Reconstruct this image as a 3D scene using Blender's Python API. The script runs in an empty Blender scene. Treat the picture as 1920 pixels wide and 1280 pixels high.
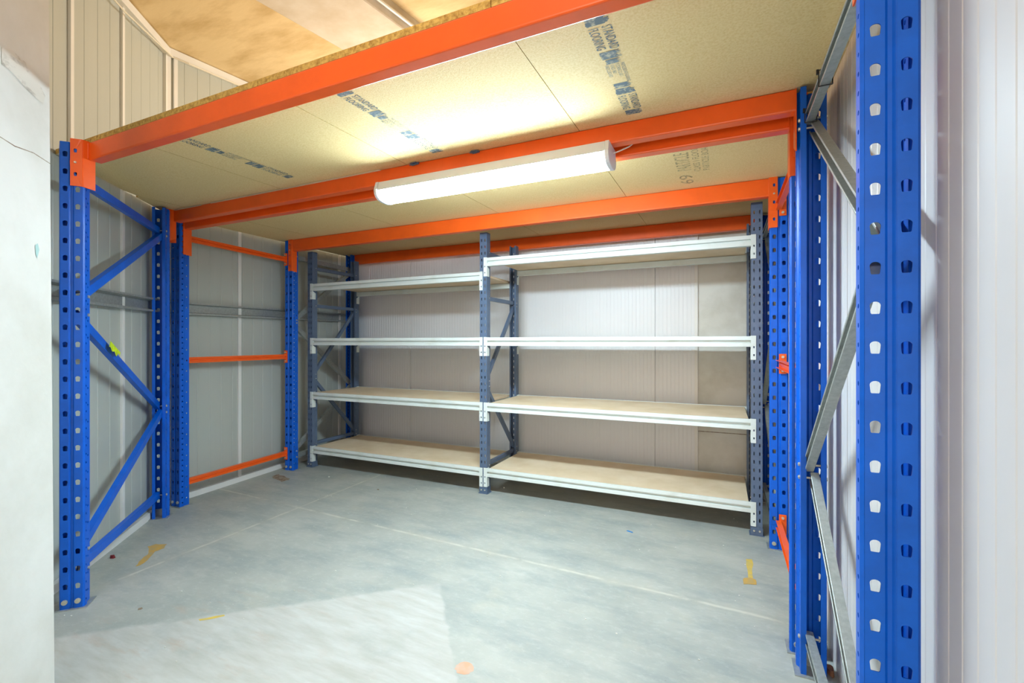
import bpy, bmesh, math, random
from mathutils import Vector, Matrix
random.seed(7)
C = bpy.context.scene.collection
PI = math.pi

# ------------------------------------------------------------------ camera
FPX, TH, V0, CH = 866.2, math.radians(24.51), 641.24, 1.16
cam = bpy.data.cameras.new('camera'); camo = bpy.data.objects.new('camera', cam); C.objects.link(camo)
camo.location = (0, 0, CH); camo.rotation_euler = (PI/2, 0, TH)
cam.sensor_width = 36; cam.lens = FPX/1920*36; cam.shift_y = (V0-640)/1920
cam.clip_start = .05; cam.clip_end = 60
bpy.context.scene.camera = camo
# ------------------------------------------------------------------ world, lights, exposure
vs = bpy.context.scene.view_settings
vs.view_transform = 'Standard'; vs.look = 'None'; vs.gamma = 1; vs.use_curve_mapping = False; vs.exposure = 0.1
W = bpy.data.worlds.new('world'); bpy.context.scene.world = W; W.use_nodes = True
W.node_tree.nodes['Background'].inputs[0].default_value = (1, .86, .72, 1)
W.node_tree.nodes['Background'].inputs[1].default_value = 1.15
def area(name, loc, target, sx, sy, power, col):
    l = bpy.data.lights.new(name, 'AREA'); l.shape = 'RECTANGLE'; l.size = sx; l.size_y = sy; l.energy = power; l.color = col
    o = bpy.data.objects.new(name, l); C.objects.link(o); o.location = loc
    o.rotation_euler = (Vector(target)-Vector(loc)).to_track_quat('-Z', 'Y').to_euler(); return o
area('added_rear_fill', (0.6, -6.5, 2.2), (-1.7, 3.5, 1.2), 6, 4.2, 450, (1, .78, .60))  # added unseen area light, warm ambient fill from behind the camera
area('added_upper_fill', (-1.9, 3.7, 2.55), (-3.4, 1.8, 2.95), 1.1, .5, 43, (1, .91, .80))  # added unseen area light, brightens the ceiling and upper left wall
TUBE_STRENGTH = 122

# ------------------------------------------------------------------ materials
def s2l(c):
    return tuple((x/255/12.92 if x/255 <= .04045 else ((x/255+.055)/1.055)**2.4) for x in c)+(1,)
def nodes(name):
    m = bpy.data.materials.new(name); m.use_nodes = True
    nt = m.node_tree; return m, nt, nt.nodes['Principled BSDF']
def link(nt, a, b): nt.links.new(a, b)
def mat(name, col, rough=.5, metal=0, var=.08, scale=6, bump=0, bscale=60, col2=None, spec=.5, stretch=None, coat=0, thresh=None):
    m, nt, p = nodes(name)
    tc = nt.nodes.new('ShaderNodeTexCoord'); mp = nt.nodes.new('ShaderNodeMapping')
    link(nt, tc.outputs['Object'], mp.inputs[0])
    if stretch: mp.inputs['Scale'].default_value = stretch
    n = nt.nodes.new('ShaderNodeTexNoise'); n.inputs['Scale'].default_value = scale; n.inputs['Detail'].default_value = 6; n.inputs['Roughness'].default_value = .6
    link(nt, mp.outputs[0], n.inputs['Vector'])
    r = nt.nodes.new('ShaderNodeValToRGB'); link(nt, n.outputs['Fac'], r.inputs[0])
    a = s2l(col); b = s2l(col2) if col2 else tuple(x*(1-var) for x in a[:3])+(1,)
    t = thresh or (.35, .65)
    r.color_ramp.elements[0].position = t[0]; r.color_ramp.elements[1].position = t[1]
    r.color_ramp.elements[0].color = b; r.color_ramp.elements[1].color = a
    link(nt, r.outputs[0], p.inputs['Base Color'])
    p.inputs['Roughness'].default_value = rough; p.inputs['Metallic'].default_value = metal
    p.inputs['Specular IOR Level'].default_value = spec; p.inputs['Coat Weight'].default_value = coat
    if bump:
        n2 = nt.nodes.new('ShaderNodeTexNoise'); n2.inputs['Scale'].default_value = bscale; n2.inputs['Detail'].default_value = 4
        link(nt, mp.outputs[0], n2.inputs['Vector'])
        bp = nt.nodes.new('ShaderNodeBump'); bp.inputs['Strength'].default_value = bump; bp.inputs['Distance'].default_value = .004
        link(nt, n2.outputs['Fac'], bp.inputs['Height']); link(nt, bp.outputs[0], p.inputs['Normal'])
    return m
BLUE = mat('blue_powder_coat', (0, 96, 212), .36, spec=.35, var=.18, scale=9, bump=.05, bscale=120)
BLUE_IN = BLUE
ORANGE = mat('orange_powder_coat', (249, 99, 26), .30, var=.12, scale=5, bump=.04, bscale=90)
SLATE = mat('slate_powder_coat', (88, 106, 132), .42, var=.15, scale=8)
PALE = mat('pale_grey_powder_coat', (214, 222, 218), .45, var=.07, scale=5, col2=(200, 206, 196), thresh=(.3, .5))
GALV = mat('galvanised_steel', (176, 182, 180), .42, metal=.55, var=.22, scale=70, bump=.05, bscale=90)
BOLT = mat('zinc_bolt', (206, 204, 190), .4, metal=.6, var=.1, scale=40)
CHIPU = mat('chipboard_underside', (237, 211, 154), .75, scale=150, col2=(224, 192, 126), thresh=(.3, .6), bump=.25, bscale=300)
CHIPE = mat('chipboard_edge', (214, 178, 96), .9, scale=90, col2=(150, 112, 48), thresh=(.3, .6), bump=.9, bscale=120)
MDF = mat('shelf_board_face', (228, 209, 180), .62, scale=5, col2=(216, 194, 160), bump=.05, bscale=60)
INK = mat('stencil_ink', (100, 114, 120), .8, scale=55, col2=(190, 184, 156), thresh=(.34, .50))
INK2 = mat('faint_stencil_ink', (150, 128, 88), .8, scale=60, col2=(205, 184, 136), thresh=(.4, .6))
TRIM = mat('white_steel_trim', (226, 226, 222), .4, var=.05, scale=4)
WHITE = mat('white_wall_panel', (226, 228, 230), .38, var=.03, scale=2)
WHITER = mat('white_side_wall_panel', (212, 209, 208), .4, var=.03, scale=2)
GREYW = mat('grey_green_wall_panel', (180, 185, 178), .42, var=.05, scale=2, stretch=(3, 3, .3))
CONC = mat('wall_concrete', (222, 222, 214), .85, scale=3.2, col2=(200, 198, 186), bump=.3, bscale=25, thresh=(.3, .6))
CONCB = mat('painted_concrete', (222, 217, 210), .8, scale=4, col2=(204, 194, 178), bump=.25, bscale=14)
CEIL = mat('ceiling_slab', (222, 200, 156), .9, scale=2.2, col2=(198, 172, 124), bump=.4, bscale=10, stretch=(1, 2.5, 1), thresh=(.36, .58))
LAMPW = mat('lamp_white_steel', (226, 230, 234), .35, var=.03, scale=4)
CABLE = mat('white_cable', (226, 222, 206), .5, var=.05)
BLACK = mat('black_plastic', (20, 20, 24), .5, var=.1)
YEL = mat('yellow_marking_paint', (206, 176, 76), .8, scale=30, col2=(184, 166, 104), thresh=(.35, .6))
OCH = mat('ochre_marking_paint', (190, 150, 72), .8, scale=30, col2=(170, 148, 100), thresh=(.35, .6))
PEACH = mat('orange_spray_paint', (214, 158, 128), .8, scale=16, col2=(190, 168, 150), thresh=(.35, .6))
LABELY = mat('yellow_tape', (206, 226, 22), .6, scale=40, col2=(168, 196, 20), thresh=(.4, .55))
RUST = mat('brown_stain', (118, 92, 70), .9, scale=40, col2=(160, 150, 132), thresh=(.4, .6))
REDM = mat('dark_red_wrapper', (120, 24, 34), .4, var=.3, scale=60)
BLUEM = mat('blue_plastic', (60, 130, 190), .4, var=.2)
CRUMB = mat('crumb', (225, 225, 215), .8, var=.3)
BARK = mat('torn_brown_card', (150, 104, 78), .9, var=.3, scale=30)
# diffuser gives off light
DIFF, nt, p = nodes('lit_diffuser')
p.inputs['Base Color'].default_value = (.9, .95, 1, 1); p.inputs['Emission Color'].default_value = (.70, .89, 1, 1)
p.inputs['Emission Strength'].default_value = TUBE_STRENGTH; p.inputs['Roughness'].default_value = .4

def floor_material():
    m, nt, p = nodes('polished_concrete_floor')
    N = nt.nodes.new
    geo = N('ShaderNodeTexCoord'); pos = geo.outputs['Object']
    sep = N('ShaderNodeSeparateXYZ'); link(nt, pos, sep.inputs[0])
    def noise(sc, det=6, st=None, rough=.6):
        n = N('ShaderNodeTexNoise'); n.inputs['Scale'].default_value = sc; n.inputs['Detail'].default_value = det; n.inputs['Roughness'].default_value = rough
        if st:
            mp = N('ShaderNodeMapping'); mp.inputs['Scale'].default_value = st[:3]; mp.inputs['Rotation'].default_value = (0, 0, st[3]); link(nt, pos, mp.inputs[0]); link(nt, mp.outputs[0], n.inputs['Vector'])
        else: link(nt, pos, n.inputs['Vector'])
        return n.outputs['Fac']
    def ma(op, a, b=None, c=None):
        n = N('ShaderNodeMath'); n.operation = op
        for i, v in enumerate((a, b, c)):
            if v is None: continue
            if isinstance(v, (int, float)): n.inputs[i].default_value = v
            else: link(nt, v, n.inputs[i])
        return n.outputs[0]
    def ramp(f, p0, p1, c0=(0,0,0,1), c1=(1,1,1,1)):
        r = N('ShaderNodeValToRGB'); r.color_ramp.elements[0].position = p0; r.color_ramp.elements[1].position = p1
        r.color_ramp.elements[0].color = c0; r.color_ramp.elements[1].color = c1; link(nt, f, r.inputs[0]); return r.outputs[0]
    def mix(f, a, b):
        n = N('ShaderNodeMix'); n.data_type = 'RGBA'
        link(nt, f, n.inputs[0]) if not isinstance(f, (int, float)) else setattr(n.inputs[0], 'default_value', f)
        for i, v in ((6, a), (7, b)):
            if isinstance(v, tuple): n.inputs[i].default_value = v
            else: link(nt, v, n.inputs[i])
        return n.outputs[2]
    X, Y = sep.outputs[0], sep.outputs[1]
    base = ramp(noise(1.7, 8), .32, .68, s2l((150, 154, 147)), s2l((177, 178, 169)))
    base = mix(ma('MULTIPLY', ramp(noise(2.6, 8, (1, 3, 1, .5)), .46, .66), .6), base, s2l((132, 142, 141)))
    base = mix(ma('MULTIPLY', ramp(noise(4.5, 10), .56, .72), .35), base, s2l((182, 178, 160)))
    base = mix(ma('MULTIPLY', ramp(noise(14, 10, (1, 12, 1, 2.6)), .66, .72), .5), base, s2l((200, 202, 197)))
    base = mix(ma('MULTIPLY', ramp(noise(22, 12, (1, 1.6, 1, .3), .75), .5, .66), .22), base, s2l((204, 206, 200)))
    # fine dirt specks
    base = mix(ma('MULTIPLY', ramp(noise(60, 2), .74, .78), .6), base, s2l((140, 130, 112)))
    # screed patch in the foreground: two straight edges
    wob = ma('MULTIPLY', ma('SUBTRACT', noise(9, 4), .5), .05)
    def half(x0, y0, x1, y1, w):   # >0 on the right-hand side of p0->p1
        dx, dy = x1-x0, y1-y0; L = math.hypot(dx, dy)
        e = ma('ADD', ma('MULTIPLY', ma('SUBTRACT', X, x0), dy/L), ma('MULTIPLY', ma('SUBTRACT', Y, y0), -dx/L))
        return ramp(ma('ADD', ma('ADD', e, wob), .5), .5-w, .5+w)
    patch = ma('MULTIPLY', half(-1.92, 1.30, -1.238, 1.88, .012), half(-1.238, 1.88, -.823, 1.354, .006))
    patch = ma('MULTIPLY', patch, ramp(noise(3, 5), .25, .45))
    pc = ramp(noise(5, 9, (1, 5, 1, .75)), .3, .7, s2l((170, 168, 158)), s2l((192, 192, 187)))
    base = mix(ma('MULTIPLY', patch, .9), base, pc)
    # brown scuffs by the patch's left front, deepened to paint in warm light
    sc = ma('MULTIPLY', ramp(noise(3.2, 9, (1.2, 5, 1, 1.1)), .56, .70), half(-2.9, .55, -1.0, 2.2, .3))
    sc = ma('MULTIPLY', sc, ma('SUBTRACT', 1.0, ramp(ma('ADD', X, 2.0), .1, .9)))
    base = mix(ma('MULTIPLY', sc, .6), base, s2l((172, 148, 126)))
    # sawn joints
    w1 = ma('MULTIPLY', ma('SUBTRACT', noise(12, 3), .5), .012)
    j1 = ma('ABSOLUTE', ma('ADD', ma('SUBTRACT', ma('ADD', X, 2.66), ma('MULTIPLY', Y, -.02)), w1))
    j2 = ma('ABSOLUTE', ma('ADD', ma('SUBTRACT', ma('ADD', Y, ma('MULTIPLY', X, .040)), 2.222), w1))
    jm = ma('MULTIPLY', ramp(noise(7, 6), .38, .58), ma('LESS_THAN', Y, 3.2))
    j = ma('MAXIMUM', ramp(j1, .004, .012, (1,1,1,1), (0,0,0,1)), ramp(j2, .004, .013, (1,1,1,1), (0,0,0,1)))
    jl = ma('MAXIMUM', ramp(j1, .0, .05, (1,1,1,1), (0,0,0,1)), ramp(j2, .0, .05, (1,1,1,1), (0,0,0,1)))
    base = mix(ma('MULTIPLY', jl, .25), base, s2l((172, 167, 148)))
    base = mix(ma('MULTIPLY', ma('MULTIPLY', j, jm), .6), base, s2l((206, 204, 190)))
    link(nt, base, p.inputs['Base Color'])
    link(nt, ramp(noise(3, 6), .3, .7, (.42,)*3+(1,), (.62,)*3+(1,)), p.inputs['Roughness'])
    bp = N('ShaderNodeBump'); bp.inputs['Strength'].default_value = .12; bp.inputs['Distance'].default_value = .004
    link(nt, noise(30, 6), bp.inputs['Height']); link(nt, bp.outputs[0], p.inputs['Normal'])
    return m
FLOOR = floor_material()

# ------------------------------------------------------------------ mesh helpers
class MB:
    def __init__(s): s.v = []; s.f = []
    def quad(s, *pts):
        n = len(s.v); s.v += [tuple(p) for p in pts]; s.f.append(tuple(range(n, n+len(pts)))); return s
    def box(s, x0, y0, z0, x1, y1, z1):
        n = len(s.v)
        s.v += [(x0,y0,z0),(x1,y0,z0),(x1,y1,z0),(x0,y1,z0),(x0,y0,z1),(x1,y0,z1),(x1,y1,z1),(x0,y1,z1)]
        for q in ((0,3,2,1),(4,5,6,7),(0,1,5,4),(1,2,6,5),(2,3,7,6),(3,0,4,7)): s.f.append(tuple(n+i for i in q))
        return s
    def prism(s, prof, p0, p1, xd, caps=True, closed=True):   # profile in (xd, yd) plane swept p0 -> p1
        p0, p1, xd = Vector(p0), Vector(p1), Vector(xd)
        d = (p1-p0).normalized(); xd = (xd-d*xd.dot(d)).normalized(); yd = d.cross(xd)
        n = len(s.v); k = len(prof)
        for p in (p0, p1): s.v += [tuple(p+xd*a+yd*b) for a, b in prof]
        for i in range(k if closed else k-1):
            j = (i+1) % k; s.f.append((n+i, n+j, n+k+j, n+k+i))
        if caps and closed: s.f.append(tuple(n+i for i in range(k))[::-1]); s.f.append(tuple(n+k+i for i in range(k)))
        return s
    def cyl(s, p0, p1, r, seg=12, r1=None):
        p0, p1 = Vector(p0), Vector(p1); d = (p1-p0).normalized()
        a = d.orthogonal().normalized(); b = d.cross(a); n = len(s.v); r1 = r if r1 is None else r1
        for p, rr in ((p0, r), (p1, r1)): s.v += [tuple(p+a*rr*math.cos(2*PI*i/seg)+b*rr*math.sin(2*PI*i/seg)) for i in range(seg)]
        for i in range(seg): j = (i+1) % seg; s.f.append((n+i, n+j, n+seg+j, n+seg+i))
        s.f.append(tuple(n+i for i in range(seg))[::-1]); s.f.append(tuple(n+seg+i for i in range(seg)))
        return s
    def tube(s, pts, r, seg=8):
        for a, b in zip(pts, pts[1:]): s.cyl(a, b, r, seg)
        return s
    def mesh(s, name, merge=True):
        me = bpy.data.meshes.new(name); me.from_pydata(s.v, [], s.f)
        bm = bmesh.new(); bm.from_mesh(me)
        if merge: bmesh.ops.remove_doubles(bm, verts=bm.verts, dist=1e-5)
        bmesh.ops.recalc_face_normals(bm, faces=bm.faces); bm.to_mesh(me); bm.free(); return me
    def build(s, name, m, parent=None, bevel=0, solid=0, merge=True, label=None, loc=None, rotz=0, smooth=False, offset=0):
        me = s.mesh(name, merge); me.materials.append(m)
        return link_mesh(name, me, parent, bevel, solid, label, loc, rotz, smooth, offset)
def link_mesh(name, me, parent=None, bevel=0, solid=0, label=None, loc=None, rotz=0, smooth=False, offset=0):
    o = bpy.data.objects.new(name, me); C.objects.link(o)
    if parent: o.parent = parent
    if loc: o.location = loc
    o.rotation_euler.z = rotz
    if solid:
        md = o.modifiers.new('sheet', 'SOLIDIFY'); md.thickness = solid; md.offset = offset; md.use_even_offset = False
    if bevel:
        md = o.modifiers.new('bevel', 'BEVEL'); md.width = bevel; md.segments = 2; md.limit_method = 'ANGLE'; md.angle_limit = math.radians(40)
    if smooth:
        for p in me.polygons: p.use_smooth = True
    if label: o['label'] = label
    return o
def thing(name, label, cat, loc=(0,0,0), rotz=0, group=None):
    o = bpy.data.objects.new(name, None); C.objects.link(o); o.location = loc; o.rotation_euler.z = rotz
    o.empty_display_size = .1; o['label'] = label; o['category'] = cat
    if group: o['group'] = group
    return o
def tag(o, label, cat, group=None):
    o['label'] = label; o['category'] = cat
    if group: o['group'] = group
    return o
def struct(o): o['kind'] = 'structure'; return o
def cp(o, parent, **kw):
    c = o.copy(); C.objects.link(c); c.parent = parent
    for k, v in kw.items(): setattr(c, k, v)
    return c
def copy_tree(root, loc=None, rotz=None, label=None):
    r = root.copy(); C.objects.link(r)
    if loc is not None: r.location = loc
    if rotz is not None: r.rotation_euler.z = rotz
    if label: r['label'] = label
    for ch in list(root.children):
        c = cp(ch, r)
        for g in ch.children: cp(g, c)
    return r

def hole_D(w, h):      # rounded top, slightly narrower flat bottom
    pts = []
    for i in range(9):
        a = PI*i/8; pts.append((w/2*math.cos(a), h/2-w*.42+w*.42*math.sin(a)))
    pts += [(-w*.42, -h/2+.002), (-w*.34, -h/2), (w*.34, -h/2), (w*.42, -h/2+.002)]
    return pts
def hole_O(w, h, seg=10):
    return [(w/2*math.cos(2*PI*i/seg), h/2*math.sin(2*PI*i/seg)) for i in range(seg)]
def hole_S(w, h):
    pts = []
    for i in range(5): a = PI*i/4; pts.append((w/2*math.cos(a), h/2-w/2+w/2*math.sin(a)))
    for i in range(5): a = PI+PI*i/4; pts.append((w/2*math.cos(a), -h/2+w/2+w/2*math.sin(a)))
    return pts
def perf_seg(mb, P, Q, z0, z1, hole=None, u=None, pitch=.075, first=.05, skip=lambda i: False):
    """wall strip from plan point P to Q between z0 and z1, a column of holes at distance u along it"""
    P, Q = Vector(P), Vector(Q); L = (Q-P).length; d = (Q-P)/L
    def pt(a, z): q = P+d*a; return (q.x, q.y, z)
    if not hole:
        mb.quad(pt(0,z0), pt(L,z0), pt(L,z1), pt(0,z1)); return
    z = z0; i = 0; c = z0+first
    while c+pitch/2 <= z1+1e-6:
        lo = z0 if i == 0 else c-pitch/2; hi = c+pitch/2
        if skip(i): mb.quad(pt(0,lo), pt(L,lo), pt(L,hi), pt(0,hi))
        else:
            cen = (u, c); ring = []
            for hx, hz in hole:
                # project direction onto the cell rectangle
                tx = ((L-u)/hx if hx > 1e-9 else (-u/hx if hx < -1e-9 else 1e9)); tz = ((hi-c)/hz if hz > 1e-9 else ((lo-c)/hz if hz < -1e-9 else 1e9))
                t = min(tx, tz); ring.append((u+hx*t, c+hz*t))
            n = len(hole)
            for k in range(n):
                a, b = ring[k], ring[(k+1) % n]; ha, hb = hole[k], hole[(k+1) % n]
                ang = lambda q: math.atan2(q[1]-c, q[0]-u)
                aa = ang(a); span = (ang(b)-aa) % (2*PI)
                mid = sorted(((ang(q)-aa) % (2*PI), q) for q in ((0, lo), (L, lo), (L, hi), (0, hi)))
                mid = [q for w_, q in mid if 1e-4 < w_ < span-1e-4 and span < PI]
                poly = [a]+mid+[b, (u+hb[0], c+hb[1]), (u+ha[0], c+ha[1])]
                mb.quad(*[pt(*q) for q in poly])
        z = hi; c += pitch; i += 1
    if z < z1-1e-6: mb.quad(pt(0,z), pt(L,z), pt(L,z1), pt(0,z1))
UPC = {}
def upright_mesh(h, w=.09, dep=.07):
    k = ('b', round(h,3), w)
    if k in UPC: return UPC[k]
    mb = MB(); D = hole_D(.0175, .0235); O = hole_O(.009, .010)
    g0, g1 = w/2-.009, w/2+.009
    q, y1, y2 = .008, .026, .034      # side steps inwards behind the front part
    def side(m_):
        X_ = (lambda x: x) if m_ > 0 else (lambda x: w-x)
        segs = [((q+.016, dep), (q, dep), None), ((q, dep), (q, y2), (O, (dep-y2)*.5, .075, .055)), ((q, y2), (0, y1), None),
                ((0, y1), (0, .006), (O, .010, .0375, .03)), ((0, .006), (.005, 0), None)]
        if m_ < 0: segs = [((Q), (P), (None if hh is None else (hh[0], math.dist(P, Q)-hh[1], hh[2], hh[3]))) for P, Q, hh in segs[::-1]]
        for P, Q, hh in segs:
            P, Q = (X_(P[0]), P[1]), (X_(Q[0]), Q[1])
            if hh: perf_seg(mb, P, Q, 0, h, hh[0], hh[1], hh[2], hh[3])
            else: perf_seg(mb, P, Q, 0, h)
    side(1)
    perf_seg(mb, (.005, 0), (g0, 0), 0, h, D, .0165, .075, .10)
    perf_seg(mb, (g0, 0), (g0+.005, .006), 0, h); perf_seg(mb, (g0+.005, .006), (g1-.005, .006), 0, h); perf_seg(mb, (g1-.005, .006), (g1, 0), 0, h)
    perf_seg(mb, (g1, 0), (w-.005, 0), 0, h, D, w-.005-g1-.0165, .075, .10)
    side(-1)
    me = mb.mesh('rack_upright'); me.materials.append(BLUE); UPC[k] = me; return me
def slate_mesh(h, w=.06, dep=.055):
    k = ('s', round(h,3), w)
    if k in UPC: return UPC[k]
    mb = MB(); S = hole_S(.0075, .022); O = hole_O(.006, .006, 8)
    perf_seg(mb, (.014, dep), (0, dep), 0, h)
    perf_seg(mb, (0, dep), (0, dep*.5), 0, h, O, dep*.25, .05, .06)
    perf_seg(mb, (0, dep*.5), (0, 0), 0, h)
    perf_seg(mb, (0, 0), (.024, 0), 0, h, S, .015, .05, .04); perf_seg(mb, (.024, 0), (w-.024, 0), 0, h)
    perf_seg(mb, (w-.024, 0), (w, 0), 0, h, S, .009, .05, .04)
    perf_seg(mb, (w, 0), (w, dep*.5), 0, h)
    perf_seg(mb, (w, dep*.5), (w, dep), 0, h, O, dep*.25, .05, .06)
    perf_seg(mb, (w, dep), (w-.014, dep), 0, h)
    me = mb.mesh('shelf_upright'); me.materials.append(SLATE); UPC[k] = me; return me
def chan(w, d, t=.003, lip=.008):   # C section: web at x=0 side, opens to -x ; w along y
    h = w/2
    return [(0,-h),(0,h),(-d,h),(-d,h-lip),(-d+t,h-lip),(-d+t,h-t),(-t,h-t),(-t,-h+t),(-d+t,-h+t),(-d+t,-h+lip),(-d,-h+lip),(-d,-h)]

def rack_frame(label, loc, rotz, depth, w, h0, h1, brace_mat, zs, bracelabel=None, cat='rack frame', skipf=0):
    """zs: list of (z at front, z at rear)"""
    t = thing('upright_frame', label, cat, loc, rotz, 'blue pallet rack frames carrying the deck')
    link_mesh('upright', upright_mesh(h0, w), t, solid=.0022)
    link_mesh('upright', upright_mesh(h1, w), t, solid=.0022, loc=(w, depth, 0), rotz=PI)
    for i, (a, b) in enumerate(zs):
        off = .006 if i % 2 else -.010
        o = MB().prism(chan(.042, .026), (w/2+.012+off, .045, a), (w/2+.012+off, depth-.045, b), (1, 0, 0)).build('brace', brace_mat, t, bevel=.0015, label=bracelabel)
        for yy, zz in ((.052, a), (depth-.052, b))[skipf:]:
            dz = (b-a)/(depth-.09)
            z_ = zz+(dz*.007 if yy < depth/2 else -dz*.007)
            MB().cyl((.001, yy, z_), (w-.001, yy, z_), .0040, 8).cyl((w-.007, yy, z_), (w-.002, yy, z_), .0072, 6).cyl((.002, yy, z_), (.007, yy, z_), .0072, 6).build('bolt', BOLT, o)
    for yy, s in ((0, 1), (depth, -1)):
        fp = MB().box(-.012, yy-.012 if s > 0 else yy-.085, -.0, w+.012, yy+.085 if s > 0 else yy+.012, .004)
        fp.box(.008, yy+s*.012-.002, .004, w-.008, yy+s*.012+.002, .05)
        o = fp.build('foot_plate', GALV, t)
        for x in (.0205, w-.0205):
            MB().cyl((x, yy-s*.0075, .035), (x, yy+s*.012, .035), .0105, 16).cyl((x, yy-s*.0095, .035), (x, yy-s*.0075, .035), .006, 12).build('foot_bolt', BOLT, t)
    return t
ZP = [(1.895, 1.895), (1.36, 1.865), (1.285, .735), (.235, .700), (.152, .152)]

def deck_z(y): return 2.041+.0215*(y-1.08)

def beam_connector(name, parent, m, x, y, z0, z1, sx, sy, plate=.042, side=.05, chamfer=False, front_dir=None, holes=((.045, .12, .195, .27)), bolt=True):
    """L plate: side plate on plane x (normal x), front plate on plane y going outward by sx"""
    mb = MB(); t = .004
    fd = Vector(front_dir) if front_dir else Vector((sx, 0)); fd.normalize()
    P = Vector((x, y)); Q = P+fd*plate
    # front plate with D slots
    hs = [z for z in holes]
    H = z1-z0; D = [(a*.85, b*.85) for a, b in hole_D(.014, .020)]
    n = max(1, int(H/.075))
    perf_seg(mb, P, Q, z0, z1, D, plate*.58, H/n, H/n/2)
    # side plate
    if chamfer:
        mb.quad((x, y, z0+.03), (x, y+sy*side, z0), (x, y+sy*side, z1), (x, y, z1))
    else:
        mb.quad((x, y, z0), (x, y+sy*side, z0-.006), (x, y+sy*side, z1), (x, y, z1))
    o = mb.build(name, m, parent, solid=t, bevel=.0012)
    if bolt:
        b = P+fd*plate*.58; nrm = Vector((fd.y, -fd.x)); nrm = nrm if nrm.y*(-sy) > 0 else -nrm
        zb = z1-H/n
        MB().cyl((b.x-nrm.x*.002, b.y-nrm.y*.002, zb), (b.x+nrm.x*.006, b.y+nrm.y*.006, zb), .0065, 12, .004).build('locking_pin', BOLT, o)
    return o

def rbox(w, h, r=.006):   # rounded rectangle around centre
    pts = []
    for cx, cy, a0 in ((w/2-r, h/2-r, 0), (-w/2+r, h/2-r, PI/2), (-w/2+r, -h/2+r, PI), (w/2-r, -h/2+r, 3*PI/2)):
        for i in range(4): a = a0+PI/2*i/3; pts.append((cx+r*math.cos(a), cy+r*math.sin(a)))
    return pts
def rack_beam(label, xl, xr, y, sy, h, ch, depth=.05, ztop=None, ends='LR', chamfer=False, lfd=None, yl=None, ly=None, lx=None):
    """y = plane of the uprights' face; sy=+1: body lies towards +y"""
    t = thing('rack_beam', label, 'rack beam', ((xl+xr)/2, y, 0), 0, 'orange load beams carrying the deck')
    t.location = (0, 0, 0)
    zt = (ztop if ztop is not None else deck_z(y+sy*depth/2))-.0015
    yc = y+sy*(depth/2+.001)
    MB().prism(rbox(depth, h), (xl, yc, zt-h/2), (xr, yc, zt-h/2), (0, 1, 0)).build('beam_body', ORANGE, t)
    for x, sx in ((xl, -1), (xr, 1)):
        yy = y if (sx > 0 or ly is None) else ly
        beam_connector('connector', t, ORANGE, x+sx*.001, yy-sy*.004, zt-ch+.004, zt+.004, sx, sy, chamfer=chamfer, front_dir=(lfd if sx < 0 else None), side=(depth+.004 if (sx > 0 or ly is None or sy < 0) else .045))
        # weld seam
        MB().tube([(x-sx*.001, y-sy*.001, zt-h+.006), (x-sx*.001, y-sy*.001, zt-.004)], .003, 6).build('weld_seam', ORANGE, t)
    # move the empty under the beam
    off = Vector(((xl+xr)/2, yc, zt-h)); t.location = off
    for c in t.children: c.location = Vector(c.location)-off
    return t

# ------------------------------------------------------------------ SETTING
def ribbed(name, m, P, Q, z0, z1f, nrm, pitch, phase=0, groove=.012, depth=.004, joints=(), z1g=None, thick=.05, skip=None):
    """wall from plan P to Q, face normal nrm (into the room), V grooves at pitch, joints deeper"""
    P, Q, nrm = Vector(P), Vector(Q), Vector(nrm).normalized(); L = (Q-P).length; d = (Q-P)/L
    prof = [(0, 0)]; s = phase
    marks = []
    while s < L-.02:
        if s > .02 and all(abs(s-j) > pitch*.4 for j in joints): marks.append((s, groove, depth))
        s += pitch
    marks += [(j, .006, .012) for j in joints]; marks.sort()
    for s, g, dp in marks:
        prof += [(s-g/2, 0), (s-g*.2, -dp), (s+g*.2, -dp), (s+g/2, 0)]
    prof.append((L, 0)); mb = MB()
    top = (lambda a: z1f) if z1g is None else z1g
    pts = [(P+d*a+nrm*b, a) for a, b in prof]
    for (p, a), (q, b) in zip(pts, pts[1:]):
        mb.quad((p.x, p.y, z0), (q.x, q.y, z0), (q.x, q.y, top(b)), (p.x, p.y, top(a)))
    A, B = P-nrm*thick, Q-nrm*thick
    mb.quad((A.x, A.y, z0), (B.x, B.y, z0), (B.x, B.y, top(L)), (A.x, A.y, top(0)))
    return struct(mb.build(name, m))
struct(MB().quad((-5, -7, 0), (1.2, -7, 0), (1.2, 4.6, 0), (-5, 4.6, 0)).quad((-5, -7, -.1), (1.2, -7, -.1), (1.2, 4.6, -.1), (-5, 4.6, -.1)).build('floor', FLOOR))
floor = bpy.data.objects['floor']
def ceil_z(y): return 3.26+.15*(y-1.98)
ceiling = struct(MB().prism([(.8, ceil_z(.8)), (4.3, ceil_z(4.3)), (4.3, ceil_z(4.3)+.25), (.8, ceil_z(.8)+.25)], (-5, 0, 0), (1.2, 0, 0), (0, 1, 0)).build('ceiling', CEIL))
# concrete downstand beam
def on_ceil(a, b): return ceil_z(a)+b
beam = MB()
beam.prism([(.8, ceil_z(.8)+.02), (4.1, ceil_z(4.1)+.02), (4.1, ceil_z(4.1)-.13), (.8, ceil_z(.8)-.13)], (-2.42, 0, 0), (-1.90, 0, 0), (0, 1, 0))
struct(beam.build('trim_1', CONCB, bevel=.012))
struct(MB().tube([(-1.885, .82, ceil_z(.82)-.07), (-1.885, 3.9, ceil_z(3.9)-.07)], .011).build('trim_2', TRIM))
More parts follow.
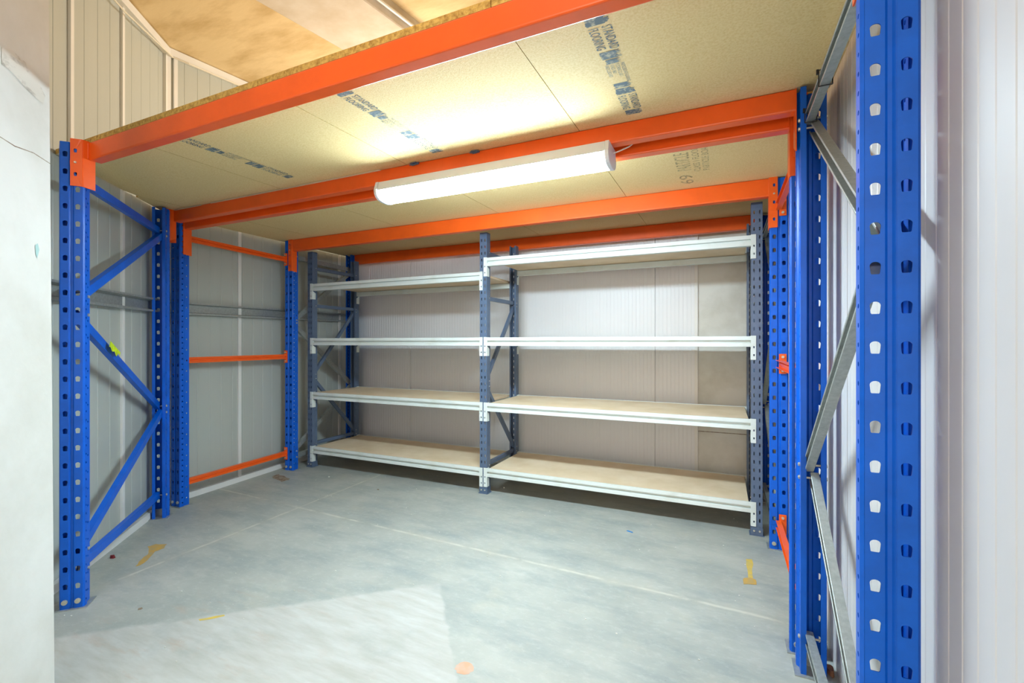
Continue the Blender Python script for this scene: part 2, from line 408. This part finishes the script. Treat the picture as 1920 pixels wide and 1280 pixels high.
# walls
NW0, NW1 = Vector((-2.831, 1.057)), Vector((-3.617, 1.968)); nd = (NW1-NW0).normalized(); NP = NW0-nd*1.35; nn = Vector((nd.y, -nd.x)); nn = nn if nn.x > 0 else -nn
FW0, FW1 = NW1, Vector((-3.617-.103*2.1, 1.968+2.1)); fd = (FW1-FW0).normalized(); fn = Vector((fd.y, -fd.x)); fn = fn if fn.x > 0 else -fn
Ln = (NW1-NP).length; Lf = (FW1-FW0).length
zn = lambda a: ceil_z((NP+nd*a).y)+.02
zf = lambda a: ceil_z((FW0+fd*a).y)+.02
jn = [1.35-.35, 1.35+.14, 1.35+.62]
ribbed('wall_left', GREYW, NP, NW1, 0, 0, nn, .12, .05, .008, .002, jn, zn)
jf = [.07, .60, 1.20, 1.84]
ribbed('wall_left_far', GREYW, FW0, FW1, 0, 0, fn, .10, .04, .008, .002, jf, zf)
BY = 3.985
ribbed('wall_back', WHITE, (-3.9, BY), (-.185, BY), 0, 3.62, (0, -1), .031, .012, .004, .0012, [3.9-2.99, 3.9-1.75, 3.9-.51])
struct(MB().box(-.185, BY+.012, 0, .5, BY+.15, 3.62).build('wall_back_concrete', CONC))
struct(MB().box(-.205, BY-.004, 0, -.180, BY+.03, 3.6).build('trim_3', TRIM, bevel=.001))
struct(MB().box(-.18, BY+.008, .445, .5, BY+.0119, .449).build('trim_4', RUST))
RX = .365
ribbed('wall_right', WHITER, (RX, 4.05), (RX, -1.2), 0, 3.62, (-1, 0), .052, .02, .008, .0012, [1.1, 2.25, 3.4, 4.4])
# left foreground concrete panel
cd = Vector((.64, -.742)).normalized(); cn = Vector((-cd.y, cd.x)); cn = cn if cn.x < 0 else -cn; cn = -Vector((.742, .64)).normalized()
E0, E1 = Vector((-1.966, .746)), Vector((-2.022, .746))
mb = MB(); F0, F1 = E0+cd*1.6, E1+cd*1.6
tk = cn*.16
v = [(*E0, 0), (*F0, 0), (*F1, 3.3), (*E1, 3.3), (*(E0+tk), 0), (*(F0+tk), 0), (*(F1+tk), 3.3), (*(E1+tk), 3.3)]
mb.v = v; mb.f = [(0,1,2,3), (4,7,6,5), (0,3,7,4), (1,5,6,2), (3,2,6,7), (0,4,5,1)]
CONCL = mat('cast_concrete_panel', (216, 214, 207), .85, scale=2.4, col2=(198, 194, 183), bump=.35, bscale=22, thresh=(.3, .62))
wl = struct(mb.build('wall_front_left', CONCL))
SMUDGE = mat('grey_smear', (150, 142, 130), .9, scale=9, col2=(208, 203, 192), thresh=(.50, .62), stretch=(1, 1, 2.2))
def onpanel(u, v):
    d_ = 1.36-.0; a = (u-960)/FPX; c_, s_ = math.cos(TH), math.sin(TH)
    r = Vector((a*c_-s_, a*s_+c_)); z = 1.16
    # intersect the view ray's plan direction with the panel plan line (leaning edge interpolated)
    for _ in range(4):
        E = E0.lerp(E1, z/3.3); det = r.x*(-cd.y)+r.y*cd.x; k_ = (E.x*(-cd.y)+E.y*cd.x)/det; z = 1.16-(v-V0)/FPX*k_
    return (r.x*k_-cn.x*.0012, r.y*k_-cn.y*.0012, z)
mb = MB(); mb.quad(*[onpanel(*q) for q in ((2, 88), (22, 94), (60, 128), (84, 180), (80, 196), (50, 168), (20, 134), (2, 120))]).build('dirt_smear', SMUDGE, wl)
SPK = mat('teal_speck', (168, 200, 196), .8)
MB().quad(*[onpanel(*q) for q in ((65, 460), (70, 456), (73, 468), (69, 484), (66, 476))]).build('paint_speck', SPK, wl)
cr = MB(); prev = None    # hairline casting joint
for i in range(14):
    a = i/13*1.0; p = E0.lerp(E1, .527)+cd*a-cn*.0006; z = 1.74+.006*math.sin(i*2.1)+(.02 if 4 < i < 7 else 0)*.3
    if prev: cr.quad((prev[0].x, prev[0].y, prev[1]), (p.x, p.y, z), (p.x, p.y, z+.003), (prev[0].x, prev[0].y, prev[1]+.003))
    prev = (p, z)
cr.build('casting_joint', RUST, wl)
# white vertical joint covers, floor and ceiling trims on the left walls
ti = 5
def wall_strip(P, d, n, a, w, t, ztop, z0=0.0):
    global ti
    p = P+d*a
    mb = MB(); q = p+d*w
    mb.prism([(0, 0), (w, 0), (w, t), (0, t)], (p.x, p.y, z0), (p.x, p.y, ztop), (d.x, d.y, 0))
    v_ = mb.v; cen = sum((Vector(x) for x in v_), Vector())/len(v_)
    # make sure it lies on the room side
    if (Vector((cen.x, cen.y))-p).dot(n) < 0:
        mb = MB(); mb.prism([(0, 0), (w, 0), (w, -t), (0, -t)], (p.x, p.y, z0), (p.x, p.y, ztop), (d.x, d.y, 0))
    struct(mb.build('trim_%d' % ti, TRIM, bevel=.001)); ti += 1
for a in jn: wall_strip(NP, nd, nn, a-.013, .026, .014, zn(a)-.05)
for a in jf: wall_strip(FW0, fd, fn, a-.014, .028, .014, zf(a)-.05)
wall_strip(NP, nd, nn, Ln-.03, .03, .02, zn(Ln)-.03)
wall_strip(FW0, fd, fn, 0, .03, .02, zf(0)-.03)
def rail(P, Q, n, z0a, z0b, prof, m):
    """profile (out, up) swept along the wall"""
    global ti
    mb = MB(); k = len(prof); a = [Vector((P.x+n.x*o, P.y+n.y*o, z0a+u)) for o, u in prof]; b = [Vector((Q.x+n.x*o, Q.y+n.y*o, z0b+u)) for o, u in prof]
    mb.v = [tuple(x) for x in a+b]
    for i in range(k): j = (i+1) % k; mb.f.append((i, j, k+j, k+i))
    mb.f.append(tuple(range(k))); mb.f.append(tuple(range(k, 2*k))[::-1])
    struct(mb.build('trim_%d' % ti, m)); ti += 1
sq = [(.002, 0), (.028, 0), (.028, .042), (.002, .042)]
rail(NP, NW1, nn, 0, 0, sq, TRIM); rail(FW0, FW1, fn, 0, 0, sq, TRIM)
tp = [(.002, 0), (.04, 0), (.04, .05), (.002, .05)]
rail(NP, NW1, nn, zn(0)-.075, zn(Ln)-.075, tp, TRIM); rail(FW0, FW1, fn, zf(0)-.075, zf(Lf)-.075, tp, TRIM)
pl = [(.003, 0), (.05, 0), (.05, .012), (.012, .018), (.012, .072), (.05, .078), (.05, .09), (.003, .09)]
rail(NP, NW1-nd*.03, nn, 1.345, 1.362, pl, GALV); rail(FW0+fd*.03, FW1, fn, 1.362, 1.385, pl, GALV)
# thin cables clipped under the ceiling trim
cbl = MB().tube([(NP.x+nn.x*.05, NP.y+nn.y*.05, zn(0)-.09), ((NP+nd*1.9).x+nn.x*.05, (NP+nd*1.9).y+nn.y*.05, zn(1.9)-.13), (NW1.x+nn.x*.05, NW1.y+nn.y*.05, zn(Ln)-.08), (FW0.x+fn.x*.05+.02, FW0.y+.12, zf(.1)-.10), (FW1.x+fn.x*.05, FW1.y+fn.y*.05, zf(Lf)-.09)], .005, 6)
struct(cbl.build('trim_%d' % ti, CABLE)); ti += 1

# ------------------------------------------------------------------ DECK BOARDS
XJ = [-3.90, -3.255, -2.355, -1.455, -.555, .345]
def left_lim(y):     # left cut edge of the deck
    pts = [(1.08, -2.843), (1.86, -3.475), (1.95, -3.55), (2.25, -3.612), (3.94, -3.765)]
    for (ya, xa), (yb, xb) in zip(pts, pts[1:]):
        if y <= yb: return xa+(xb-xa)*(y-ya)/(yb-ya)
    return pts[-1][1]
names_x = ['cut at the left wall', 'second from the left wall', 'middle of its row', 'over the tube light', 'at the right wall']
def stencil(board, x, items):
    """ink marks under a board; text runs towards the back wall, tops of letters to the right"""
    for kind, y0, y1, wdt, txt, m in items:
        if kind == 'block':
            mb = MB(); n = 14; rnd = random.Random(int(y0*1000))
            for i in range(n):
                ya, yb = y0+(y1-y0)*i/n, y0+(y1-y0)*(i+1)/n
                xa, xb = x-wdt/2+rnd.uniform(0, .006), x+wdt/2-rnd.uniform(0, .018)
                mb.quad((xa, ya, deck_z(ya)-.0006), (xb, ya, deck_z(ya)-.0006), (xb, yb, deck_z(yb)-.0006), (xa, yb, deck_z(yb)-.0006))
            mb.build('stencil_print', m, board, merge=False)
        else:
            cu = bpy.data.curves.new('t', 'FONT'); cu.body = txt; cu.size = 1; cu.space_line = .95; cu.resolution_u = 3; cu.offset = .012 if kind == 'text' else 0
            to = bpy.data.objects.new('t', cu); C.objects.link(to); bpy.context.view_layer.update()
            me = bpy.data.meshes.new_from_object(to.evaluated_get(bpy.context.evaluated_depsgraph_get()))
            bpy.data.objects.remove(to); bpy.data.curves.remove(cu)
            xs = [v.co.x for v in me.vertices]; ys = [v.co.y for v in me.vertices]
            for v in me.vertices:
                a = (v.co.x-min(xs))/(max(xs)-min(xs)); b = (v.co.y-min(ys))/(max(ys)-min(ys))
                if kind == 'back': a = 1-a; b = 1-b
                yy = y0+(y1-y0)*a; v.co = (x-wdt/2+wdt*b, yy, deck_z(yy)-.0006)
            me.materials.clear(); me.materials.append(m)
            me.name = 'stencil_print'; link_mesh('stencil_print', me, board)
STD = 'STANDARD\nFLOORING'
SMALL = 'PARTICLEBOARD FLOORING\nFLOORING CLASS 1\nAS/NZS 1860.1\nPARTICLEBOARD'
for row, (ya, yb) in enumerate(((1.083, 1.955), (1.985, 3.93))):
    for i in range(5):
        x0, x1 = XJ[i]+.0012, XJ[i+1]-.0012
        top = []; ys = [ya+(yb-ya)*k/8 for k in range(9)]
        left = [(max(x0, left_lim(y)), y) for y in ys]
        left = [(a, y) for a, y in left if a < x1-.01]
        if len(left) < 2: continue
        poly = left+[(x1, left[-1][1]), (x1, left[0][1])]
        mb = MB(); n = len(poly)
        mb.v = [(a, b, deck_z(b)) for a, b in poly]+[(a, b, deck_z(b)+.022) for a, b in poly]
        mb.f = [tuple(range(n)), tuple(range(n, 2*n))[::-1]]+[(k, (k+1) % n, n+(k+1) % n, n+k) for k in range(n)]
        me = mb.mesh('deck_board', merge=True); me.materials.append(CHIPU); me.materials.append(CHIPE)
        for p_ in me.polygons:
            if abs(p_.normal.z) < .5: p_.material_index = 1
        o = link_mesh('deck_board', me)
        tag(o, 'chipboard deck sheet of the %s row, %s' % (('front', 'rear')[row], names_x[i]), 'deck board', 'chipboard sheets of the mezzanine deck')
        if row == 0 and i in (2, 3, 4):
            x = {2: -2.135, 3: -1.222, 4: -.315}[i]; s = {2: -.06, 3: -.01, 4: 0}[i]
            it = [('block', 1.215+s, 1.272+s, .072, '', INK), ('text', 1.283+s, 1.398+s, .068, STD, INK), ('block', 1.405+s, 1.445+s, .066, '', INK), ('block', 1.450+s, 1.475+s, .05, '', INK),
                  ('small', 1.48+s, 1.60+s, .062, SMALL, INK), ('block', 1.60+s, 1.632+s, .064, '', INK), ('block', 1.638+s, 1.68+s, .070, '', INK), ('text', 1.69+s, 1.805+s, .068, STD, INK), ('block', 1.812+s, 1.85+s, .066, '', INK)]
            if i == 2: it.insert(0, ('block', 1.125, 1.15, .06, '', INK))
            stencil(o, x, it)
        if row == 1 and i == 4:
            stencil(o, -.185, [('back', 2.13, 2.62, .07, 'PARTICLE BOARD', INK2), ('back', 2.70, 2.86, .07, '69', INK2)])
            stencil(o, -.10, [('back', 2.08, 2.66, .075, 'CLASS 1 FLOORING\nPARTICLE BOARD CLASS 1', INK2)])
# timber packing slips along the second beam
def sliver(label, x0, x1, y, t=.004, w=.02, m=MDF):
    z = deck_z(y)-.0055
    o = MB().box(x0, y, z, x1, y+w, z+t).build('packing_strip', m); tag(o, label, 'packing strip'); return o

# ------------------------------------------------------------------ RACK FRAMES
a_rot = math.atan2(.72, .694)
fA = rack_frame('skewed blue rack frame with blue diagonal braces, nearest the concrete panel on the left', (-2.603, 1.001, 0), a_rot, 1.17, .086, 2.028, 2.045, BLUE, ZP, cat='rack frame')
fB = rack_frame('tall blue rack frame close at the right edge with galvanised braces', (.241, 1.08, 0), 0, .875, .09, 2.036, 2.050, GALV, [(1.94, 1.94), (1.355, 1.915), (1.325, .725), (.165, .69), (.105, .125)], 'galvanised steel brace', skipf=1)
fCl = rack_frame('blue rack frame with galvanised braces behind the left shelves', (-3.61, 2.955, 0), math.radians(6), .90, .09, 2.076, 2.095, GALV, [(1.94, 1.94), (1.355, 1.915), (1.34, .725), (.165, .69), (.115, .115)], 'galvanised steel brace')
fCr = rack_frame('blue rack frame with galvanised braces right of the shelving by the white wall', (.241, 2.96, 0), 0, .92, .09, 2.076, 2.096, GALV, [(1.94, 1.94), (1.355, 1.915), (1.34, .725), (.165, .69), (.115, .115)], 'galvanised steel brace')
def single_upright(label, loc, rotz, h):
    t = thing('rack_upright', label, 'rack upright', loc, rotz, 'single blue uprights joined by orange ties')
    link_mesh('upright', upright_mesh(h), t, solid=.0022)
    MB().box(-.01, -.01, 0, .10, .08, .004).build('foot_plate', GALV, t)
    for x in (.0205, .0695): MB().cyl((x, -.0075, .035), (x, .012, .035), .0095, 14).build('foot_bolt', BOLT, t)
single_upright('single blue upright just behind the left skewed frame, lower orange ties bolted to it', (-3.547, 1.97, 0), math.radians(6), 2.055)
single_upright('single blue upright just behind the near right frame, partly hidden by it', (.230, 2.005, 0), 0, 2.058)

# yellow tape on a brace of the left frame (part of that frame)
p0 = Vector((.0665+.0, .045, 1.285)); p1 = Vector((.0665, 1.125, .735)); dv = (p1-p0).normalized(); up = Vector((1,0,0)).cross(dv)
mb = MB(); k0 = p0+dv*.30; prev = None
for i in range(13):
    q = k0+dv*(.011*i); top = .0185 if dv.z*0+1 else 0
    w0 = -.014+.006*math.sin(i*1.3)+(.014 if i > 9 else 0); w1 = .019
    sgn = 1 if up.z > 0 else -1
    a, b = q+up*sgn*w0, q+up*sgn*w1
    a.x = b.x = .0765-.0115
    if prev: mb.quad(prev[0], a, b, prev[1])
    prev = (a.copy(), b.copy())
mb.build('tape_patch', LABELY, fA, solid=.0008, label='torn yellow tape', offset=1)

# ------------------------------------------------------------------ ORANGE BEAMS
rack_beam('orange front beam, nearest the camera, along the deck front edge', -2.543, .238, 1.078, 1, .078, .205, lfd=(-.694, -.72), ly=1.062)
rack_beam('orange beam the white tube light hangs under', -3.40, .236, 1.957, -1, .078, .225, chamfer=True, lfd=(-.694, -.72), ly=1.918)
rack_beam('orange beam directly behind the beam with the tube light', -3.452, .228, 2.004, 1, .102, .285)
rack_beam('orange beam above the front of the grey shelving', -3.518, .236, 2.957, 1, .102, .285)
rack_beam('rearmost orange beam against the white back wall', -3.62, .238, 3.882, -1, .102, .285)

# ------------------------------------------------------------------ ORANGE TIE BARS
def tie(label, P, Q, z, bx=.013):
    P, Q = Vector(P), Vector(Q); d = (Q-P).normalized(); L = (Q-P).length
    t = thing('tie_bar', label, 'tie bar', (P.x, P.y, z), math.atan2(d.y, d.x)-PI/2, 'thin orange ties between the blue uprights')
    h = .021
    prof = [(0,-h),(0,-.006),(-.008,-.003),(-.008,.003),(0,.006),(0,h),(-.026,h),(-.026,h-.003),(-.003,h-.003),(-.003,.007),(-.011,.004),(-.011,-.004),(-.003,-.007),(-.003,-h+.003),(-.026,-h+.003),(-.026,-h)]
    MB().prism(prof, (bx, .003, 0), (bx, L-.003, 0), (1, 0, 0)).build('bar', ORANGE, t)
    for y in (0, L):
        e = MB().box(-.018, y-.0025, -.055, .018, y+.0025, .055).build('end_plate', ORANGE, t, bevel=.001)
        for zz in (-.038, .038):
            s = -1 if y else 1
            MB().cyl((0, y-.010, zz), (0, y+.010, zz), .0075, 6).build('bolt', BOLT, e)
    return t
for z, n in ((1.905, 'top'), (1.03, 'middle'), (.158, 'lowest')):
    tie('%s orange tie bar on the left, in front of the grey ribbed wall' % n, (-3.505, 2.054), (-3.585, 2.9445), z)
    tie('%s orange tie bar on the right, beside the white wall' % n, (.303, 2.08), (.303, 2.9485), {1.905: 1.915, 1.03: 1.04, .158: .150}[z], -.008)

# ------------------------------------------------------------------ GREY SHELVING
def shelf_frame(label, x, rotz=0):
    t = thing('shelving_frame', label, 'shelving frame', (x, 3.133, 0), rotz, 'slate grey ladder frames of the shelving')
    w, dep = .06, .60
    link_mesh('upright', slate_mesh(2.0), t, solid=.0018); link_mesh('upright', slate_mesh(2.0), t, solid=.0018, loc=(w, dep, 0), rotz=PI)
    for a, b in ((1.85, 1.85), (1.50, 1.50), (.86, 1.47), (.82, .25), (.213, .213)):
        o = MB().prism(chan(.030, .022, .002, .006), (w/2+.011, .035, a), (w/2+.011, dep-.035, b), (1, 0, 0)).build('brace', SLATE, t)
        for yy, zz in ((.040, a), (dep-.040, b)): MB().cyl((-.003, yy, zz), (w+.004, yy, zz), .0035, 8).build('bolt', BOLT, o)
    for yy, s in ((0, 1), (dep, -1)):
        y0, y1 = sorted((yy-s*.003, yy+s*.058))
        f = MB().box(-.003, y0, .003, w+.003, y1, .048).box(-.010, y0-.008, 0, w+.010, y1+.008, .003).build('foot', SLATE, t, bevel=.001)
        for x_ in (.015, .045): MB().cyl((x_, yy-s*.008, .028), (x_, yy-s*.002, .028), .0055, 12).build('foot_bolt', BOLT, f)
    return t
shelf_frame('slate shelving frame at the left end, nearest the grey ribbed wall', -3.524)
shelf_frame('slate shelving frame in the middle, shared by both shelf bays', -1.70)
shelf_frame('slate shelving frame at the right end beside the blue upright', .157)
def shelf_beam(label, x0, x1, zt, y, s):
    """y = upright face; s=+1 front beam (body towards +y), -1 rear beam"""
    t = thing('shelf_beam', label, 'shelf beam', ((x0+x1)/2, y, zt), 0, 'pale grey shelf beams')
    hx = (x1-x0)/2
    prof = [(-.002, 0), (-.002, -.024), (.018, -.025), (.018, -.039), (-.002, -.041), (-.002, -.064), (.036, -.064), (.036, -.022), (.010, -.022), (.010, 0)]
    prof = [(a*s, b) for a, b in prof]
    MB().prism(prof, (-hx, 0, 0), (hx, 0, 0), (0, 1, 0)).build('beam_body', PALE, t, bevel=.0008)
    for e in (-1, 1):
        mb = MB(); xe = e*(hx); yf = -s*.004
        S = hole_D(.009, .013)
        perf_seg(mb, (xe, yf), (xe+e*.0275, yf), -.142, .003, S, .0165, .0475, .028)
        mb.quad((xe, yf, -.142), (xe, yf+s*.038, -.142), (xe, yf+s*.038, -.085), (xe, yf, -.062))
        mb.quad((xe, yf, -.062), (xe, yf+s*.038, -.064), (xe, yf+s*.038, .002), (xe, yf, .002))
        mb.build('connector', PALE, t, solid=.0025)
    return t
MDFU = MDF
def shelf_board(label, x0, x1, zt):
    y0, y1 = 3.1445, 3.7215
    t = tag(MB().box(x0, y0, 0, x1, y1, .0175).build('shelf_board', MDF, bevel=.0008, loc=(0, 0, zt-.0195)), label, 'shelf board', 'particle board shelves')
    return t
order = {0: 'top', 1: 'second', 2: 'third', 3: 'lowest'}
for bay, (x0, x1, zs) in enumerate(((-3.462, -1.702, (1.700, 1.196, .697, .194)), (-1.638, .155, (1.805, 1.196, .696, .196)))):
    bn = ('left', 'right')[bay]
    for k, zt in enumerate(zs):
        shelf_beam('front beam of the %s shelf in the %s bay' % (order[k], bn), x0, x1, zt, 3.133, 1)
        shelf_beam('rear beam of the %s shelf in the %s bay, along the back wall' % (order[k], bn), x0, x1, zt, 3.733, -1)
        shelf_board('%s beige shelf board in the %s bay' % (order[k].capitalize(), bn), x0+.012, x1-.012, zt)
# two stains on the lowest left board
# ------------------------------------------------------------------ TUBE LIGHT
LX0, LX1 = -1.612, -.424
lt = thing('batten_light', 'lit white tube light hanging under the second orange beam', 'batten light', ((LX0+LX1)/2, 1.925, 1.978))
hl = (LX1-LX0)/2; HB = deck_z(1.93)-.078-.0025-1.978
hw = .072
hp = [(-.060, HB-.001), (-hw, -.046), (hw, -.046), (.060, HB-.001)]
MB().prism(hp, (-hl+.012, 0, 0), (hl-.012, 0, 0), (0, 1, 0)).build('housing', LAMPW, lt, bevel=.002)
se = lambda v: math.copysign(abs(v)**.8, v)
arc = [(-hw*se(math.cos(PI*i/14))*.985, -.044-.047*se(math.sin(PI*i/14))) for i in range(15)]
MB().prism(arc, (-hl+.014, 0, 0), (hl-.014, 0, 0), (0, 1, 0)).build('diffuser', DIFF, lt, label='glowing white diffuser')
ecap = [(-.062, HB), (-.076, -.042)]+[(-.076*se(math.cos(PI*i/14)), -.044-.050*se(math.sin(PI*i/14))) for i in range(15)]+[(.076, -.042), (.062, HB)]
for xa in (-hl-.006, hl-.011): MB().prism(ecap, (xa, 0, 0), (xa+.017, 0, 0), (0, 1, 0)).build('end_cap', LAMPW, lt, bevel=.002)
MB().tube([(hl+.004, .02, -.025), (hl+.03, .035, -.012), (hl+.065, .05, .005), (hl+.10, .055, .03)], .003, 8).build('cable', CABLE, lt)
# packing strips on the beam
sliver('long pale timber packing strip left of the light, on top of the lit beam', -3.0, -1.62, 1.897)
sliver('short pale packing strip at the left end of the lit beam', -3.38, -3.10, 1.897)
# bundled stretch film caught between beam and deck
for lab, xc, r in (('small grey film knot above the left half of the light', -1.40, .035), ('small dark film knot above the middle of the light', -1.06, .030)):
    mb = MB(); rnd = random.Random(int(xc*-100))
    pts = []
    for i in range(26):
        a = i*1.9; pts.append((xc+r*math.cos(a)*rnd.uniform(.4, 1), 1.896+rnd.uniform(-.006, .006), deck_z(1.89)-.008+.006*math.sin(a)))
    mb.tube(pts, .0022, 5); tag(mb.build('film_knot', SLATE), lab, 'film knot')

# black cable ties around the top galvanised brace of the near right frame
for lab, y in (('black cable tie nearer the deck corner on the galvanised brace', 1.87), ('black cable tie nearer the camera on the galvanised brace', 1.62)):
    mb = MB(); x0, x1, z0, z1 = .241+.047-.0265-.002, .241+.047+.002+.002, 1.94-.024, 1.94+.024
    x0 -= .001; x1 += .001
    mb.tube([(x0, y, z0), (x1, y, z0), (x1, y, z1), (x0, y, z1), (x0, y, z0)], .0017, 6).box(x0-.006, y-.003, z1-.012, x0, y+.003, z1+.002)
    tag(mb.build('cable_tie', BLACK), lab, 'cable tie')
# ------------------------------------------------------------------ FLOOR MARKS AND BITS
def uv(u, v):      # photograph pixel to floor point (measurement helper)
    d = FPX*CH/(v-V0); a = (u-960)/FPX; c, s = math.cos(TH), math.sin(TH)
    return ((a*c-s)*d, (a*s+c)*d)
def mark(name, pts, m, label, jit=.004, z=.0006):
    mb = MB(); rnd = random.Random(len(pts)*7+int(abs(pts[0][0])*50)); out = []
    n = len(pts)
    for i in range(n):
        a, b = Vector(pts[i]), Vector(pts[(i+1) % n])
        jt = min(jit, (b-a).length/9)
        for k in range(3):
            q = a.lerp(b, k/3); out.append((q.x+rnd.uniform(-jt, jt), q.y+rnd.uniform(-jt, jt), z))
    mb.v = out; mb.f = [tuple(range(len(out)))]
    bm_me = mb.mesh(name); bm = bmesh.new(); bm.from_mesh(bm_me); bmesh.ops.triangulate(bm, faces=bm.faces); bm.to_mesh(bm_me); bm.free()
    bm_me.materials.append(m); o = link_mesh(name, bm_me, floor); o['label'] = label; return o
P = uv
mark('paint_mark', [P(1399,1048), P(1411,1048), P(1412,1078), P(1409,1086), P(1402,1086)], YEL, 'yellow painted stroke by the right rack')
mark('paint_mark', [P(1393,1084), P(1402,1083), P(1409,1083), P(1419,1089), P(1418,1096), P(1395,1095)], OCH, 'ochre foot of the right paint stroke', z=.0012)
mark('paint_mark', [P(278,1024), P(292,1020), P(312,1020), P(308,1028), P(290,1034), P(276,1050), P(262,1060), P(254,1062), P(266,1048), P(280,1036)], OCH, 'ochre painted arrow by the left rack')
cx, cy = P(871, 1252)
mark('paint_mark', [(cx+.035*math.cos(a*PI/5), cy+.032*math.sin(a*PI/5)) for a in range(10)], PEACH, 'round pale orange sprayed spot')
mark('paint_mark', [P(372,1161), P(420,1152), P(421,1155), P(375,1164)], YEL, 'thin yellow line on the patch edge', .002)
mark('floor_stain', [P(510,893), P(522,889), P(538,893), P(542,899), P(528,903), P(515,898)], RUST, 'brown stain before the left shelves', .012)
def bit(name, u, v, m, sx, sy, sz, rot, label, cat='litter'):
    x, y = P(u, v); mb = MB(); rnd = random.Random(u*3+v)
    n = 9; mb.v = []
    for zz, k in ((.0, .9), (sz, .7)):
        for i in range(n):
            a = 2*PI*i/n; r = k*rnd.uniform(.75, 1.1); mb.v.append((sx*r*math.cos(a), sy*r*math.sin(a), zz+.0005+(rnd.uniform(0, sz*.4) if zz else 0)))
    mb.f = [tuple(range(n))[::-1], tuple(range(n, 2*n))]+[(i, (i+1) % n, n+(i+1) % n, n+i) for i in range(n)]
    o = mb.build(name, m, loc=(x, y, 0), rotz=rot); tag(o, label, cat); return o
bit('red_wrapper', 211, 1046, REDM, .018, .010, .012, .3, 'dark red crumpled scrap on the floor near the left blue frame')
bit('blue_scrap', 1181, 997, BLUEM, .028, .005, .004, -.35, 'blue plastic sliver on the floor before the right shelf bay')
bit('dry_leaf', 263, 1142, RUST, .010, .004, .005, 1.2, 'small brown curl on the floor right of the left blue foot')
bit('white_chip', 617, 894, CRUMB, .010, .007, .004, .2, 'white chip on the floor before the left shelf bay')
bit('brown_chip', 709, 918, RUST, .012, .006, .004, .2, 'brown chip on the floor left of the middle shelving foot')
bit('torn_card', 1556, 1263, BARK, .016, .03, .02, .2, 'torn brown card scrap at the foot of the near right frame')
bit('white_pebble', 945, 915, CRUMB, .007, .006, .007, .2, 'pale pebble under the right shelf bay')
mb = MB(); rnd = random.Random(5)
for i in range(170):
    x, y = rnd.uniform(-3.2, .2), rnd.uniform(.9, 3.6); s = rnd.uniform(.0012, .0035)
    mb.box(x-s, y-s*.7, .0003, x+s, y+s*.7, s*.8)
o = mb.build('floor_crumbs', CRUMB, merge=False); tag(o, 'tiny pale crumbs scattered over the concrete floor', 'crumbs'); o['kind'] = 'stuff'
